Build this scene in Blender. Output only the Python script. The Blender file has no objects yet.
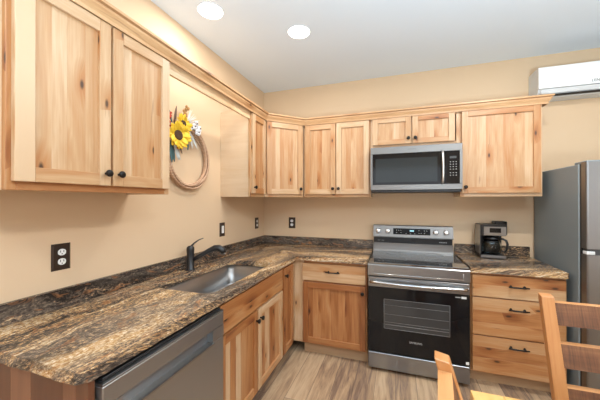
import bpy, bmesh, math, random
from mathutils import Vector, Matrix
random.seed(11)
PI = math.pi
sc = bpy.context.scene
col = sc.collection

# ------------------------------------------------------------------ camera
cam_d = bpy.data.cameras.new('camera'); cam = bpy.data.objects.new('camera', cam_d); col.objects.link(cam)
cam.location = (1.5262, -3.123, 1.4237)
cam.rotation_euler = (math.radians(90.157), 0, math.radians(18.809))
cam_d.sensor_width = 36; cam_d.lens = 282.44 / 600 * 36
cam_d.shift_y = 0.0; cam_d.clip_start = 0.02
sc.camera = cam

# ------------------------------------------------------------------ world, lights, exposure
w = bpy.data.worlds.new('world'); sc.world = w; w.use_nodes = True
w.node_tree.nodes['Background'].inputs[0].default_value = (0.85, 0.92, 1.0, 1)
w.node_tree.nodes['Background'].inputs[1].default_value = 1.2
sc.view_settings.view_transform = 'Standard'; sc.view_settings.look = 'None'
sc.view_settings.gamma = 1; sc.view_settings.use_curve_mapping = False
sc.view_settings.exposure = 0.05

H = 2.74
LIGHTS = [(0.81, -1.047), (0.31, -1.475), (2.45, -1.45), (0.9, -3.7), (2.6, -3.3), (2.6, -4.8)]
def lamp(name, loc, rot, power, size, color, sy=None, shape='DISK', spread=PI):
    d = bpy.data.lights.new(name, 'AREA'); d.shape = shape; d.size = size
    if sy: d.size_y = sy
    d.energy = power; d.color = color; d.spread = spread
    o = bpy.data.objects.new(name, d); o.location = loc; o.rotation_euler = rot; col.objects.link(o); return o
WARM = (1.0, 0.955, 0.90)
for i, (x, y) in enumerate(LIGHTS):
    lamp('downlight_lamp', (x, y, H - 0.012), (0, 0, 0), (9.5, 5.0, 23, 13, 16, 6)[i], 0.13, WARM)
# daylight coming in through the two openings of the open room behind the photographer
lamp('window_daylight', (1.6, -5.55, 1.45), (math.radians(90), 0, 0), 13, 2.2, (0.95, 0.97, 1.0), 1.7, 'RECTANGLE')
lamp('window_daylight', (4.15, -3.3, 1.5), (0, math.radians(90), 0), 12, 1.5, (0.95, 0.97, 1.0), 1.6, 'RECTANGLE')

# unseen fill light, added and aimed up to brighten and cool the ceiling
lamp('ceiling_fill', (2.3, -3.45, 1.15), (math.radians(180 - 12), 0, 0), 108, 0.9, (0.65, 0.86, 1.0), spread=math.radians(150))

# ------------------------------------------------------------------ materials
def newmat(name):
    m = bpy.data.materials.new(name); m.use_nodes = True
    nt = m.node_tree; b = nt.nodes['Principled BSDF']
    return m, nt, b
def plain(name, c, rough=0.5, metal=0.0, **kw):
    m, nt, b = newmat(name)
    b.inputs['Base Color'].default_value = (*c, 1); b.inputs['Roughness'].default_value = rough
    b.inputs['Metallic'].default_value = metal
    for k, v in kw.items(): b.inputs[k].default_value = v
    return m
def N(nt, t, **kw):
    n = nt.nodes.new(t)
    for k, v in kw.items(): setattr(n, k, v)
    return n
def mth(nt, op, a, b=None, c=None):
    n = N(nt, 'ShaderNodeMath', operation=op)
    for i, v in enumerate((a, b, c)):
        if v is None: continue
        if isinstance(v, (int, float)): n.inputs[i].default_value = v
        else: nt.links.new(v, n.inputs[i])
    return n.outputs[0]
def ramp(nt, fac, stops, interp='LINEAR'):
    r = N(nt, 'ShaderNodeValToRGB'); r.color_ramp.interpolation = interp
    e = r.color_ramp.elements
    while len(e) > 1: e.remove(e[-1])
    for i, (p, c) in enumerate(stops):
        x = e[0] if i == 0 else e.new(p)
        x.position = p; x.color = (*c, 1) if len(c) == 3 else c
    nt.links.new(fac, r.inputs[0]); return r.outputs[0]
def mix(nt, fac, a, b, mode='MIX'):
    n = N(nt, 'ShaderNodeMix', data_type='RGBA', blend_type=mode)
    for i, v in ((0, fac), (6, a), (7, b)):
        if isinstance(v, (int, float)): n.inputs[i].default_value = v
        elif isinstance(v, tuple): n.inputs[i].default_value = (*v, 1)
        else: nt.links.new(v, n.inputs[i])
    return n.outputs[2]
def noise(nt, vec, scale, detail=3, rough=.5, dist=0, dim='3D'):
    n = N(nt, 'ShaderNodeTexNoise', noise_dimensions=dim)
    n.inputs['Scale'].default_value = scale; n.inputs['Detail'].default_value = detail
    n.inputs['Roughness'].default_value = rough; n.inputs['Distortion'].default_value = dist
    nt.links.new(vec, n.inputs['Vector']); return n.outputs['Fac']
def comb(nt, x, y, z):
    n = N(nt, 'ShaderNodeCombineXYZ')
    for i, v in enumerate((x, y, z)):
        if isinstance(v, (int, float)): n.inputs[i].default_value = v
        else: nt.links.new(v, n.inputs[i])
    return n.outputs[0]
def bump(nt, b, h, strength, dist=.002):
    n = N(nt, 'ShaderNodeBump'); n.inputs['Strength'].default_value = strength; n.inputs['Distance'].default_value = dist
    nt.links.new(h, n.inputs['Height']); nt.links.new(n.outputs[0], b.inputs['Normal'])

def wood(name, stops, knot=.5, rough=.42, figure=.36, saw=0.0, coat=.15):
    """boards: UV runs along/across the grain, attribute board = (tone, seed, 0)"""
    m, nt, b = newmat(name)
    uv = N(nt, 'ShaderNodeUVMap').outputs[0]
    at = N(nt, 'ShaderNodeAttribute', attribute_name='board')
    sp = N(nt, 'ShaderNodeSeparateXYZ'); nt.links.new(at.outputs['Vector'], sp.inputs[0])
    tone, seed = sp.outputs[0], sp.outputs[1]
    su = N(nt, 'ShaderNodeSeparateXYZ'); nt.links.new(uv, su.inputs[0])
    u, v = su.outputs[0], su.outputs[1]
    s50 = mth(nt, 'MULTIPLY', seed, 57.3)
    # knots
    kv = comb(nt, mth(nt, 'ADD', mth(nt, 'MULTIPLY', u, 3.6), s50), mth(nt, 'ADD', mth(nt, 'MULTIPLY', v, 9.0), mth(nt, 'MULTIPLY', seed, 31.7)), 0.0)
    vo = N(nt, 'ShaderNodeTexVoronoi', voronoi_dimensions='2D'); vo.inputs['Scale'].default_value = 1; nt.links.new(kv, vo.inputs['Vector'])
    sc_ = N(nt, 'ShaderNodeSeparateXYZ'); nt.links.new(vo.outputs['Color'], sc_.inputs[0])
    keep = mth(nt, 'LESS_THAN', sc_.outputs[0], knot * .5)
    d = vo.outputs['Distance']
    kfac = N(nt, 'ShaderNodeMapRange'); kfac.inputs[1].default_value = .035; kfac.inputs[2].default_value = .09
    kfac.inputs[3].default_value = 1; kfac.inputs[4].default_value = 0; nt.links.new(d, kfac.inputs[0])
    kn = mth(nt, 'MULTIPLY', kfac.outputs[0], keep)
    halo = N(nt, 'ShaderNodeMapRange'); halo.inputs[1].default_value = .06; halo.inputs[2].default_value = .42
    halo.inputs[3].default_value = 1; halo.inputs[4].default_value = 0; nt.links.new(d, halo.inputs[0])
    hl = mth(nt, 'MULTIPLY', halo.outputs[0], keep)
    # grain
    vv = mth(nt, 'ADD', v, mth(nt, 'MULTIPLY', hl, .02))
    g1 = noise(nt, comb(nt, mth(nt, 'MULTIPLY', u, 1.6), mth(nt, 'MULTIPLY', vv, 14), s50), 1, 3, .55, 1.2)
    g2 = noise(nt, comb(nt, mth(nt, 'MULTIPLY', u, 5), mth(nt, 'MULTIPLY', vv, 130), s50), 1, 2, .6, .3)
    f = mth(nt, 'ADD', tone, mth(nt, 'MULTIPLY', mth(nt, 'SUBTRACT', g1, .5), figure * 2))
    f = mth(nt, 'ADD', f, mth(nt, 'MULTIPLY', mth(nt, 'SUBTRACT', g2, .5), .30))
    f = mth(nt, 'ADD', f, mth(nt, 'MULTIPLY', hl, .30))
    c = ramp(nt, f, stops)
    # mineral streaks
    st = noise(nt, comb(nt, mth(nt, 'MULTIPLY', u, 2.6), mth(nt, 'MULTIPLY', vv, 34), mth(nt, 'ADD', s50, 9.0)), 1, 2, .5, .8)
    stf = ramp(nt, st, [(0.0, (0, 0, 0)), (.70, (0, 0, 0)), (.76, (.8, .8, .8)), (1, (1, 1, 1))])
    c = mix(nt, mth(nt, 'MULTIPLY', N2(nt, stf), knot), c, (.20, .075, .03))
    c = mix(nt, mth(nt, 'MULTIPLY', kn, .9), c, (.035, .015, .008))
    if saw:
        sw = noise(nt, comb(nt, mth(nt, 'MULTIPLY', u, 160), mth(nt, 'MULTIPLY', v, 9), s50), 1, 2, .6, .2)
        c = mix(nt, saw, c, ramp(nt, sw, [(.3, (.35, .3, .27)), (.62, (1, 1, 1))]), 'MULTIPLY')
    nt.links.new(c, b.inputs['Base Color']); b.inputs['Roughness'].default_value = rough
    b.inputs['Coat Weight'].default_value = coat; b.inputs['Coat Roughness'].default_value = .3
    bump(nt, b, g2, .08, .001)
    return m
def N2(nt, c):
    n = N(nt, 'ShaderNodeSeparateXYZ'); nt.links.new(c, n.inputs[0]); return n.outputs[0]

HICK = [(0.0, (.63, .435, .265)), (.25, (.52, .305, .150)), (.5, (.45, .20, .070)), (.75, (.31, .11, .032)), (1.0, (.19, .055, .017))]
MW = wood('knotty_hickory', HICK, .55)
ME = wood('brown_stained_panel_wood', [(0, (.24, .105, .055)), (.5, (.14, .052, .024)), (1, (.08, .026, .013))], .1)
MWK = wood('very_knotty_hickory', HICK, 1.0)
MCR = wood('hickory_molding', [(0.0, (.74, .52, .31)), (.4, (.60, .36, .18)), (.7, (.42, .20, .08)), (1.0, (.22, .08, .03))], .5)
MCH = wood('chair_pine', [(0, (.60, .30, .12)), (.4, (.46, .19, .06)), (.8, (.30, .10, .028)), (1, (.2, .06, .02))], .15, .35)
MRS = wood('rough_sawn_slat_wood', [(0, (.28, .12, .045)), (.45, (.165, .062, .022)), (1, (.07, .025, .01))], .5, .6, .5, .6, 0)
MTB = wood('yellow_table_pine', [(0, (.68, .40, .14)), (.5, (.56, .28, .075)), (1, (.45, .19, .04))], .15, .35)
MSIDE = wood('pale_plywood', [(0, (.70, .55, .39)), (.5, (.60, .43, .27)), (1, (.46, .29, .15))], .0, .5, .34)

def paint(name, c, bs=.05):
    m, nt, b = newmat(name)
    tc = N(nt, 'ShaderNodeTexCoord').outputs['Object']
    n = noise(nt, tc, 90, 3, .6); n2 = noise(nt, tc, 1.3, 2, .5)
    cc = mix(nt, n2, tuple(x * .97 for x in c), tuple(min(1, x * 1.02) for x in c))
    nt.links.new(cc, b.inputs['Base Color']); b.inputs['Roughness'].default_value = .75
    bump(nt, b, n, bs, .002); return m
MWALL = paint('beige_wall_paint', (.70, .515, .335))
MCEIL = paint('white_ceiling_paint', (.76, .85, .94), .25)

def granite(name, dark=0.0, vein=.50):
    m, nt, b = newmat(name)
    uv = N(nt, 'ShaderNodeUVMap').outputs[0]
    su = N(nt, 'ShaderNodeSeparateXYZ'); nt.links.new(uv, su.inputs[0]); u, v = su.outputs[0], su.outputs[1]
    warp = noise(nt, comb(nt, mth(nt, 'MULTIPLY', u, 2.0), mth(nt, 'MULTIPLY', v, 3.0), 3.7), 1, 3, .55, .6)
    # veins drift across the slab as they run along it
    vw = mth(nt, 'ADD', mth(nt, 'ADD', v, mth(nt, 'MULTIPLY', u, .10)), mth(nt, 'MULTIPLY', mth(nt, 'SUBTRACT', warp, .5), .26))
    band = noise(nt, comb(nt, mth(nt, 'MULTIPLY', u, 1.3), mth(nt, 'MULTIPLY', vw, 11), 1.3), 1, 3, .5, .4)
    strk = noise(nt, comb(nt, mth(nt, 'MULTIPLY', u, 16), mth(nt, 'MULTIPLY', vw, 62), 0.0), 1, 4, .7, .4)
    spk = noise(nt, comb(nt, mth(nt, 'MULTIPLY', u, 60), mth(nt, 'MULTIPLY', v, 105), 0.0), 1, 4, .75, .3)
    f = mth(nt, 'ADD', mth(nt, 'MULTIPLY', mth(nt, 'SUBTRACT', band, .5), 1.7), .375 - dark)
    f = mth(nt, 'ADD', f, mth(nt, 'MULTIPLY', mth(nt, 'SUBTRACT', strk, .5), 1.0))
    f = mth(nt, 'ADD', f, mth(nt, 'MULTIPLY', mth(nt, 'SUBTRACT', spk, .5), 2.1))
    c = ramp(nt, f, [(0.0, (.018, .015, .014)), (.22, (.06, .045, .035)), (.38, (.15, .11, .08)), (.48, (.28, .18, .105)),
                     (.58, (.52, .29, .11)), (.68, (.62, .38, .17)), (.80, (.80, .64, .42)), (1.0, (.90, .82, .66))])
    gray = noise(nt, comb(nt, mth(nt, 'MULTIPLY', u, 1.2), mth(nt, 'MULTIPLY', vw, 6), 8.1), 1, 2, .5, .3)
    gf = ramp(nt, gray, [(.42, (0, 0, 0)), (.60, (1, 1, 1))])
    gc = ramp(nt, mth(nt, 'ADD', mth(nt, 'MULTIPLY', strk, .6), mth(nt, 'MULTIPLY', spk, .45)), [(.36, (.025, .02, .018)), (.48, (.14, .105, .085)), (.58, (.30, .24, .18)), (.72, (.60, .50, .37))])
    c = mix(nt, mth(nt, 'MULTIPLY', N2(nt, gf), .55), c, gc)
    rust = noise(nt, comb(nt, mth(nt, 'MULTIPLY', u, 9), mth(nt, 'MULTIPLY', vw, 30), 5.0), 1, 3, .6, .6)
    rf = ramp(nt, rust, [(.57, (0, 0, 0)), (.68, (.7, .7, .7))])
    c = mix(nt, N2(nt, rf), c, (.36, .15, .055))
    # one broad cream and gold vein wandering along the slab
    vd = mth(nt, 'ABSOLUTE', mth(nt, 'SUBTRACT', mth(nt, 'ADD', v, mth(nt, 'MULTIPLY', mth(nt, 'SUBTRACT', warp, .5), .42)), vein))
    vd = mth(nt, 'ADD', vd, mth(nt, 'MULTIPLY', mth(nt, 'SUBTRACT', strk, .5), .16))
    vf = ramp(nt, vd, [(0.0, (1, 1, 1)), (.025, (.9, .9, .9)), (.075, (0, 0, 0))])
    vc = ramp(nt, mth(nt, 'ADD', mth(nt, 'MULTIPLY', spk, .8), mth(nt, 'MULTIPLY', strk, .3)), [(.34, (.08, .05, .03)), (.46, (.36, .18, .065)), (.56, (.58, .36, .16)), (.66, (.82, .72, .56))])
    pt = ramp(nt, noise(nt, comb(nt, mth(nt, 'MULTIPLY', u, 5), mth(nt, 'MULTIPLY', v, 9), 2.2), 1, 3, .6, .5), [(.38, (.1, .1, .1)), (.52, (1, 1, 1))])
    c = mix(nt, mth(nt, 'MULTIPLY', mth(nt, 'MULTIPLY', N2(nt, vf), N2(nt, pt)), .9), c, vc)
    nt.links.new(c, b.inputs['Base Color']); b.inputs['Roughness'].default_value = .26
    b.inputs['Specular IOR Level'].default_value = .45
    bump(nt, b, spk, .05, .001)
    return m
MGR = granite('streaked_granite'); MGS = granite('dark_speckled_granite', .27, 5.0)

def steel(name, c, rough=.32, axis=2, amp=.10):
    m, nt, b = newmat(name)
    tc = N(nt, 'ShaderNodeTexCoord').outputs['Object']
    mp = N(nt, 'ShaderNodeMapping'); nt.links.new(tc, mp.inputs[0])
    s = [6, 6, 6]; s[axis] = 400; mp.inputs['Scale'].default_value = s
    n = noise(nt, mp.outputs[0], 1, 2, .6)
    r = N(nt, 'ShaderNodeMapRange'); r.inputs[3].default_value = rough - amp * .5; r.inputs[4].default_value = rough + amp * .5
    nt.links.new(n, r.inputs[0]); nt.links.new(r.outputs[0], b.inputs['Roughness'])
    b.inputs['Base Color'].default_value = (*c, 1); b.inputs['Metallic'].default_value = .95
    return m
MST = steel('brushed_stainless', (.30, .305, .31), .30)
MSTB = steel('soft_stainless', (.215, .205, .195), .38)
MDW = steel('dishwasher_stainless', (.37, .375, .38), .40)
MSTD = steel('dark_stainless', (.30, .31, .32), .40)
MSINK = steel('sink_stainless', (.33, .325, .32), .34)
MCHR = plain('chrome', (.80, .80, .80), .42, 1.0)
MCTG = plain('mirrored_cooktop_glass', (.30, .31, .32), .06, .9)
MSTL = plain('polished_steel', (.55, .55, .55), .18, 1.0)
MFRS = plain('grey_fridge_side', (.21, .245, .26), .5, .1)
MFRD = steel('fridge_door_steel', (.25, .245, .24), .38)
MBG = plain('black_glass', (.008, .008, .009), .05, **{'Specular IOR Level': .3})
MBP = plain('black_plastic', (.012, .012, .013), .35)
MBM = plain('dark_bronze_metal', (.02, .017, .015), .38, .6)
MDG = plain('dark_grey_plastic', (.05, .052, .055), .4)
MOVW = plain('oven_window_glass', (.045, .045, .045), .10)
MMWW = plain('microwave_window_glass', (.025, .03, .032), .10, **{'Specular IOR Level': .3})
MRACK = plain('rack_grey', (.22, .22, .22), .4)
MWHT = plain('white_plastic', (.82, .82, .80), .35)
MACW = plain('air_conditioner_white', (.84, .86, .86), .35)
MACG = plain('air_conditioner_grey', (.66, .68, .69), .45)
MBRZ = plain('bronze_wall_plate', (.045, .028, .02), .35, .3)
MTXT = plain('grey_lettering', (.45, .45, .45), .4)
MTXD = plain('dark_lettering', (.10, .10, .10), .4)
MKN = plain('silver_knob', (.80, .80, .80), .22, .8)
m_, nt_, b_ = newmat('lit_display'); b_.inputs['Base Color'].default_value = (.02, .05, .06, 1)
b_.inputs['Emission Color'].default_value = (.45, .85, 1, 1); b_.inputs['Emission Strength'].default_value = .9; MDSP = m_
m_, nt_, b_ = newmat('downlight_glow'); b_.inputs['Emission Color'].default_value = (1, .97, .92, 1); b_.inputs['Emission Strength'].default_value = 9.0; MGLOW = m_
MTOE = wood('toe_kick_board', [(0, (.50, .33, .19)), (1, (.32, .18, .09))], 0, .6, .3)
MTOED = plain('shaded_toe_kick', (.05, .03, .02), .6)  # shade under the left run put into the toe-kick colour
m_, nt_, b_ = newmat('carafe_glass'); b_.inputs['Base Color'].default_value = (.9, .95, .95, 1); b_.inputs['Roughness'].default_value = .03
b_.inputs['Transmission Weight'].default_value = 1; b_.inputs['IOR'].default_value = 1.3; MGL = m_
MPET = plain('sunflower_petal', (.85, .55, .03), .6); MCEN = plain('sunflower_centre', (.07, .035, .015), .9)
MCOT = plain('white_blossom', (.82, .80, .80), .8); MRED = plain('red_berry', (.50, .05, .02), .5)
MTEAL = plain('blue_green_leaf', (.05, .12, .13), .6); MTWIG = plain('tan_seed_head', (.42, .23, .08), .8)
MPALE = plain('pale_sprig', (.62, .64, .62), .7); MBRN = plain('brown_sprig', (.16, .10, .07), .8)
def ropemat():
    m, nt, b = newmat('lariat_rope')
    uv = N(nt, 'ShaderNodeUVMap').outputs[0]
    wv = N(nt, 'ShaderNodeTexWave'); wv.inputs['Scale'].default_value = 30; wv.inputs['Distortion'].default_value = .5
    nt.links.new(uv, wv.inputs['Vector'])
    c = ramp(nt, wv.outputs['Fac'], [(0, (.36, .20, .12)), (1, (.70, .47, .31))])
    nt.links.new(c, b.inputs['Base Color']); b.inputs['Roughness'].default_value = .8; return m
MROPE = ropemat()

def floormat():
    m, nt, b = newmat('vinyl_plank_floor')
    tc = N(nt, 'ShaderNodeTexCoord').outputs['Object']
    s = N(nt, 'ShaderNodeSeparateXYZ'); nt.links.new(tc, s.inputs[0]); x, y = s.outputs[0], s.outputs[1]
    br = N(nt, 'ShaderNodeTexBrick'); br.offset = .37; br.inputs['Scale'].default_value = 1
    br.inputs['Brick Width'].default_value = 1.22; br.inputs['Row Height'].default_value = .152
    br.inputs['Mortar Size'].default_value = .0016; br.inputs['Color1'].default_value = (0, 0, 0, 1); br.inputs['Color2'].default_value = (1, 1, 1, 1)
    br.inputs['Mortar'].default_value = (.5, .5, .5, 1)
    nt.links.new(comb(nt, y, x, 0.0), br.inputs['Vector'])
    pv = N2(nt, br.outputs['Color'])
    g1 = noise(nt, comb(nt, mth(nt, 'MULTIPLY', x, 17), mth(nt, 'MULTIPLY', y, 1.7), mth(nt, 'MULTIPLY', pv, 40)), 1, 4, .6, 1.0)
    g2 = noise(nt, comb(nt, mth(nt, 'MULTIPLY', x, 120), mth(nt, 'MULTIPLY', y, 7), mth(nt, 'MULTIPLY', pv, 40)), 1, 3, .6, .3)
    f = mth(nt, 'ADD', mth(nt, 'MULTIPLY', pv, .30), mth(nt, 'ADD', mth(nt, 'MULTIPLY', g1, 1.0), mth(nt, 'MULTIPLY', g2, .35)))
    c = ramp(nt, f, [(.50, (.115, .07, .05)), (.66, (.24, .155, .105)), (.80, (.41, .27, .16)), (1.0, (.56, .395, .245))])
    c = mix(nt, br.outputs['Fac'], c, (.13, .09, .065))
    nt.links.new(c, b.inputs['Base Color']); b.inputs['Roughness'].default_value = .42
    bump(nt, b, g2, .1, .001); return m
MFL = floormat()

# ------------------------------------------------------------------ mesh helpers
class MB:
    """collects shapes into one mesh; M maps local to world coordinates"""
    def __init__(s, M=None):
        s.bm = bmesh.new(); s.uv = s.bm.loops.layers.uv.new('UVMap'); s.at = s.bm.loops.layers.float_color.new('board')
        s.M = M or Matrix(); s.mats = []
    def mi(s, mat):
        if mat not in s.mats: s.mats.append(mat)
        return s.mats.index(mat)
    def add(s, verts, faces, mat, grain=2, tone=.3, seed=None, smooth=False, M=None):
        if seed is None: seed = random.random()
        k = s.mi(mat); MM = s.M @ M if M else s.M
        vs = [s.bm.verts.new(MM @ Vector(v)) for v in verts]
        a, b = [i for i in range(3) if i != grain]
        for f in faces:
            try: F = s.bm.faces.new([vs[i] for i in f])
            except ValueError: continue
            F.material_index = k; F.smooth = smooth
            P = [Vector(verts[i]) for i in f]
            n = (P[1] - P[0]).cross(P[-1] - P[0]); n = [abs(c) for c in n]
            d = n.index(max(n))
            for lp, p in zip(F.loops, P):
                if d == grain: uvc = (p[a], p[b])
                elif d == a: uvc = (p[grain], p[b])
                else: uvc = (p[grain], p[a])
                lp[s.uv].uv = uvc; lp[s.at] = (tone, seed, 0, 1)
        return s
    def box(s, lo, hi, mat, grain=2, tone=.3, bev=.0015, seed=None, M=None):
        lo = [min(a, b) for a, b in zip(lo, hi)] if False else list(lo)
        l2 = [min(a, b) for a, b in zip(lo, hi)]; h2 = [max(a, b) for a, b in zip(lo, hi)]
        t = bmesh.new(); bmesh.ops.create_cube(t, size=1)
        for v in t.verts:
            for i in range(3): v.co[i] = l2[i] + (v.co[i] + .5) * (h2[i] - l2[i])
        bev = min(bev, min(b - a for a, b in zip(l2, h2)) * .3)
        if bev > 0: bmesh.ops.bevel(t, geom=t.edges[:], offset=bev, segments=1, affect='EDGES')
        t.verts.index_update()
        s.add([v.co[:] for v in t.verts], [[v.index for v in f.verts] for f in t.faces], mat, grain, tone, seed, M=M)
        t.free(); return s
    def prism(s, pts, a0, a1, mat, axis=1, grain=None, tone=.3, M=None, smooth=False):
        """polygon pts (2D in the other two axes, cyclic order) from a0 to a1 along axis"""
        o = [i for i in range(3) if i != axis]; n = len(pts); V = []
        for a in (a0, a1):
            for p in pts:
                v = [0, 0, 0]; v[axis] = a; v[o[0]] = p[0]; v[o[1]] = p[1]; V.append(v)
        F = [[i, (i + 1) % n, (i + 1) % n + n, i + n] for i in range(n)] + [list(range(n))[::-1], list(range(n, 2 * n))]
        return s.add(V, F, mat, axis if grain is None else grain, tone, M=M, smooth=smooth)
    def lathe(s, prof, mat, c=(0, 0, 0), axis=2, seg=20, smooth=True, M=None):
        """prof: (radius, height) pairs"""
        V, F = [], []
        o = [(1, 2), (2, 0), (0, 1)][axis]
        for r, h in prof:
            for k in range(seg):
                v = list(c); v[axis] += h; v[o[0]] += r * math.cos(2 * PI * k / seg); v[o[1]] += r * math.sin(2 * PI * k / seg); V.append(v)
        for i in range(len(prof) - 1):
            for k in range(seg):
                k2 = (k + 1) % seg; F.append([i * seg + k, i * seg + k2, (i + 1) * seg + k2, (i + 1) * seg + k])
        F.append(list(range(seg))[::-1]); F.append([(len(prof) - 1) * seg + k for k in range(seg)])
        return s.add(V, F, mat, 2, smooth=smooth, M=M)
    def tube(s, pts, r, mat, seg=10, closed=False, M=None, flat=1.0):
        P = [Vector(p) for p in pts]; n = len(P); V, F = [], []; L = 0; uvs = []
        rr = r if isinstance(r, (list, tuple)) else [r] * n
        up = None
        for i, p in enumerate(P):
            t = (P[(i + 1) % n] - P[i - 1]) if closed else (P[min(i + 1, n - 1)] - P[max(i - 1, 0)])
            t.normalize()
            if up is None: up = Vector((0, 0, 1)) if abs(t.z) < .9 else Vector((1, 0, 0))
            a = t.cross(up).normalized(); b = a.cross(t).normalized(); up = b
            for k in range(seg):
                th = 2 * PI * k / seg; V.append((p + a * rr[i] * math.cos(th) + b * rr[i] * flat * math.sin(th))[:])
        m = n if closed else n - 1
        for i in range(m):
            for k in range(seg):
                k2 = (k + 1) % seg; j = (i + 1) % n; F.append([i * seg + k, i * seg + k2, j * seg + k2, j * seg + k])
        if not closed: F += [list(range(seg))[::-1], [(n - 1) * seg + k for k in range(seg)]]
        return s.add(V, F, mat, 2, smooth=True, M=M)
    def ball(s, c, r, mat, seg=10, M=None):
        rx, ry, rz = (r, r, r) if isinstance(r, (int, float)) else r
        V, F = [], []; R = seg // 2 + 1
        for i in range(R + 1):
            ph = PI * (i + .02) / (R + .04)
            for k in range(seg):
                th = 2 * PI * k / seg; V.append((c[0] + rx * math.sin(ph) * math.cos(th), c[1] + ry * math.sin(ph) * math.sin(th), c[2] + rz * math.cos(ph)))
        for i in range(R):
            for k in range(seg):
                k2 = (k + 1) % seg; F.append([i * seg + k, (i + 1) * seg + k, (i + 1) * seg + k2, i * seg + k2])
        F += [list(range(seg)), [R * seg + k for k in range(seg)][::-1]]
        return s.add(V, F, mat, 2, smooth=True, M=M)
    def build(s, name, parent=None, kind=None, label=None, base=None):
        me = bpy.data.meshes.new(name)
        if parent is not None and base is None: base = parent.get('_base')
        if base is not None: bmesh.ops.translate(s.bm, verts=s.bm.verts[:], vec=-Vector(base))
        bmesh.ops.recalc_face_normals(s.bm, faces=s.bm.faces[:])
        s.bm.to_mesh(me); s.bm.free()
        for m in s.mats: me.materials.append(m)
        o = bpy.data.objects.new(name, me); col.objects.link(o)
        if parent is not None:
            o.parent = parent; o['_base'] = list(base)
        elif base is not None:
            o.location = base; o['_base'] = list(base)
        if kind: o['kind'] = kind
        if label: o['label'] = label
        return o
def thing(name, label, cat, base, group=None):
    o = bpy.data.objects.new(name, None); col.objects.link(o); o.location = base; o.empty_display_size = .1
    o['label'] = label; o['category'] = cat; o['_base'] = list(base)
    if group: o['group'] = group
    return o
def tag(o, label, cat, group=None):
    o['label'] = label; o['category'] = cat
    if group: o['group'] = group
    return o
def text(name, s, loc, rot, size, mat, parent, label=None, extr=.0004):
    cu = bpy.data.curves.new(name, 'FONT'); cu.body = s; cu.size = size; cu.extrude = extr; cu.align_x = 'CENTER'; cu.align_y = 'CENTER'
    t = bpy.data.objects.new(name, cu); col.objects.link(t)
    dg = bpy.context.evaluated_depsgraph_get(); me = bpy.data.meshes.new_from_object(t.evaluated_get(dg))
    bpy.data.objects.remove(t)
    o = bpy.data.objects.new(name, me); me.materials.clear(); me.materials.append(mat); col.objects.link(o)
    o.parent = parent; o.location = Vector(loc) - Vector(parent['_base']); o.rotation_euler = rot; o['_base'] = list(parent['_base'])
    if label: o['label'] = label
    return o
def frame(O, U):
    """local axes: x along U, y = outward normal (U x Z), z up"""
    U = Vector(U).normalized(); Z = Vector((0, 0, 1)); Nn = U.cross(Z)
    return Matrix(((U.x, Nn.x, 0, O[0]), (U.y, Nn.y, 0, O[1]), (0, 0, 1, O[2]), (0, 0, 0, 1)))

# ------------------------------------------------------------------ room shell
XR, YF = 4.2, -5.6
def struct(name, m): return m.build(name, kind='structure')
struct('floor', MB().box((-.1, YF - .1, -.05), (XR + .1, .1, 0), MFL, bev=0))
struct('ceiling', MB().box((-.1, YF - .1, H), (XR + .1, .1, H + .06), MCEIL, bev=0))
struct('wall_left', MB().box((-.1, YF - .1, 0), (0, 0, H), MWALL, bev=0))
struct('wall_back', MB().box((-.1, 0, 0), (XR + .1, .1, H), MWALL, bev=0))
m = MB()   # right wall with a window opening
for lo, hi in (((XR, YF, 0), (XR + .1, -4.1, H)), ((XR, -2.5, 0), (XR + .1, 0, H)), ((XR, -4.1, 0), (XR + .1, -2.5, .7)), ((XR, -4.1, 2.3), (XR + .1, -2.5, H))):
    m.box(lo, hi, MWALL, bev=0)
struct('wall_right', m)
m = MB()   # wall behind the photographer with a wide window opening
for lo, hi in (((-.1, YF - .1, 0), (.5, YF, H)), ((2.7, YF - .1, 0), (XR + .1, YF, H)), ((.5, YF - .1, 0), (2.7, YF, .6)), ((.5, YF - .1, 2.3), (2.7, YF, H))):
    m.box(lo, hi, MWALL, bev=0)
struct('wall_front', m)
def win_frame(name, fr, x0, x1, z0, z1, n):
    m = MB(fr)
    for a, b in (((x0, -.06, z0), (x1, -.02, z0 + .05)), ((x0, -.06, z1 - .05), (x1, -.02, z1)), ((x0, -.06, z0), (x0 + .05, -.02, z1)), ((x1 - .05, -.06, z0), (x1, -.02, z1))):
        m.box(a, b, MWHT)
    for k in range(1, n):
        x = x0 + (x1 - x0) * k / n; m.box((x - .03, -.06, z0), (x + .03, -.02, z1), MWHT)
    struct(name, m)
win_frame('window_1', frame((2.7, YF, 0), (-1, 0, 0)), 0, 2.2, .6, 2.3, 2)
win_frame('window_2', frame((XR, -2.5, 0), (0, -1, 0)), 0, 1.6, .7, 2.3, 1)

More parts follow.
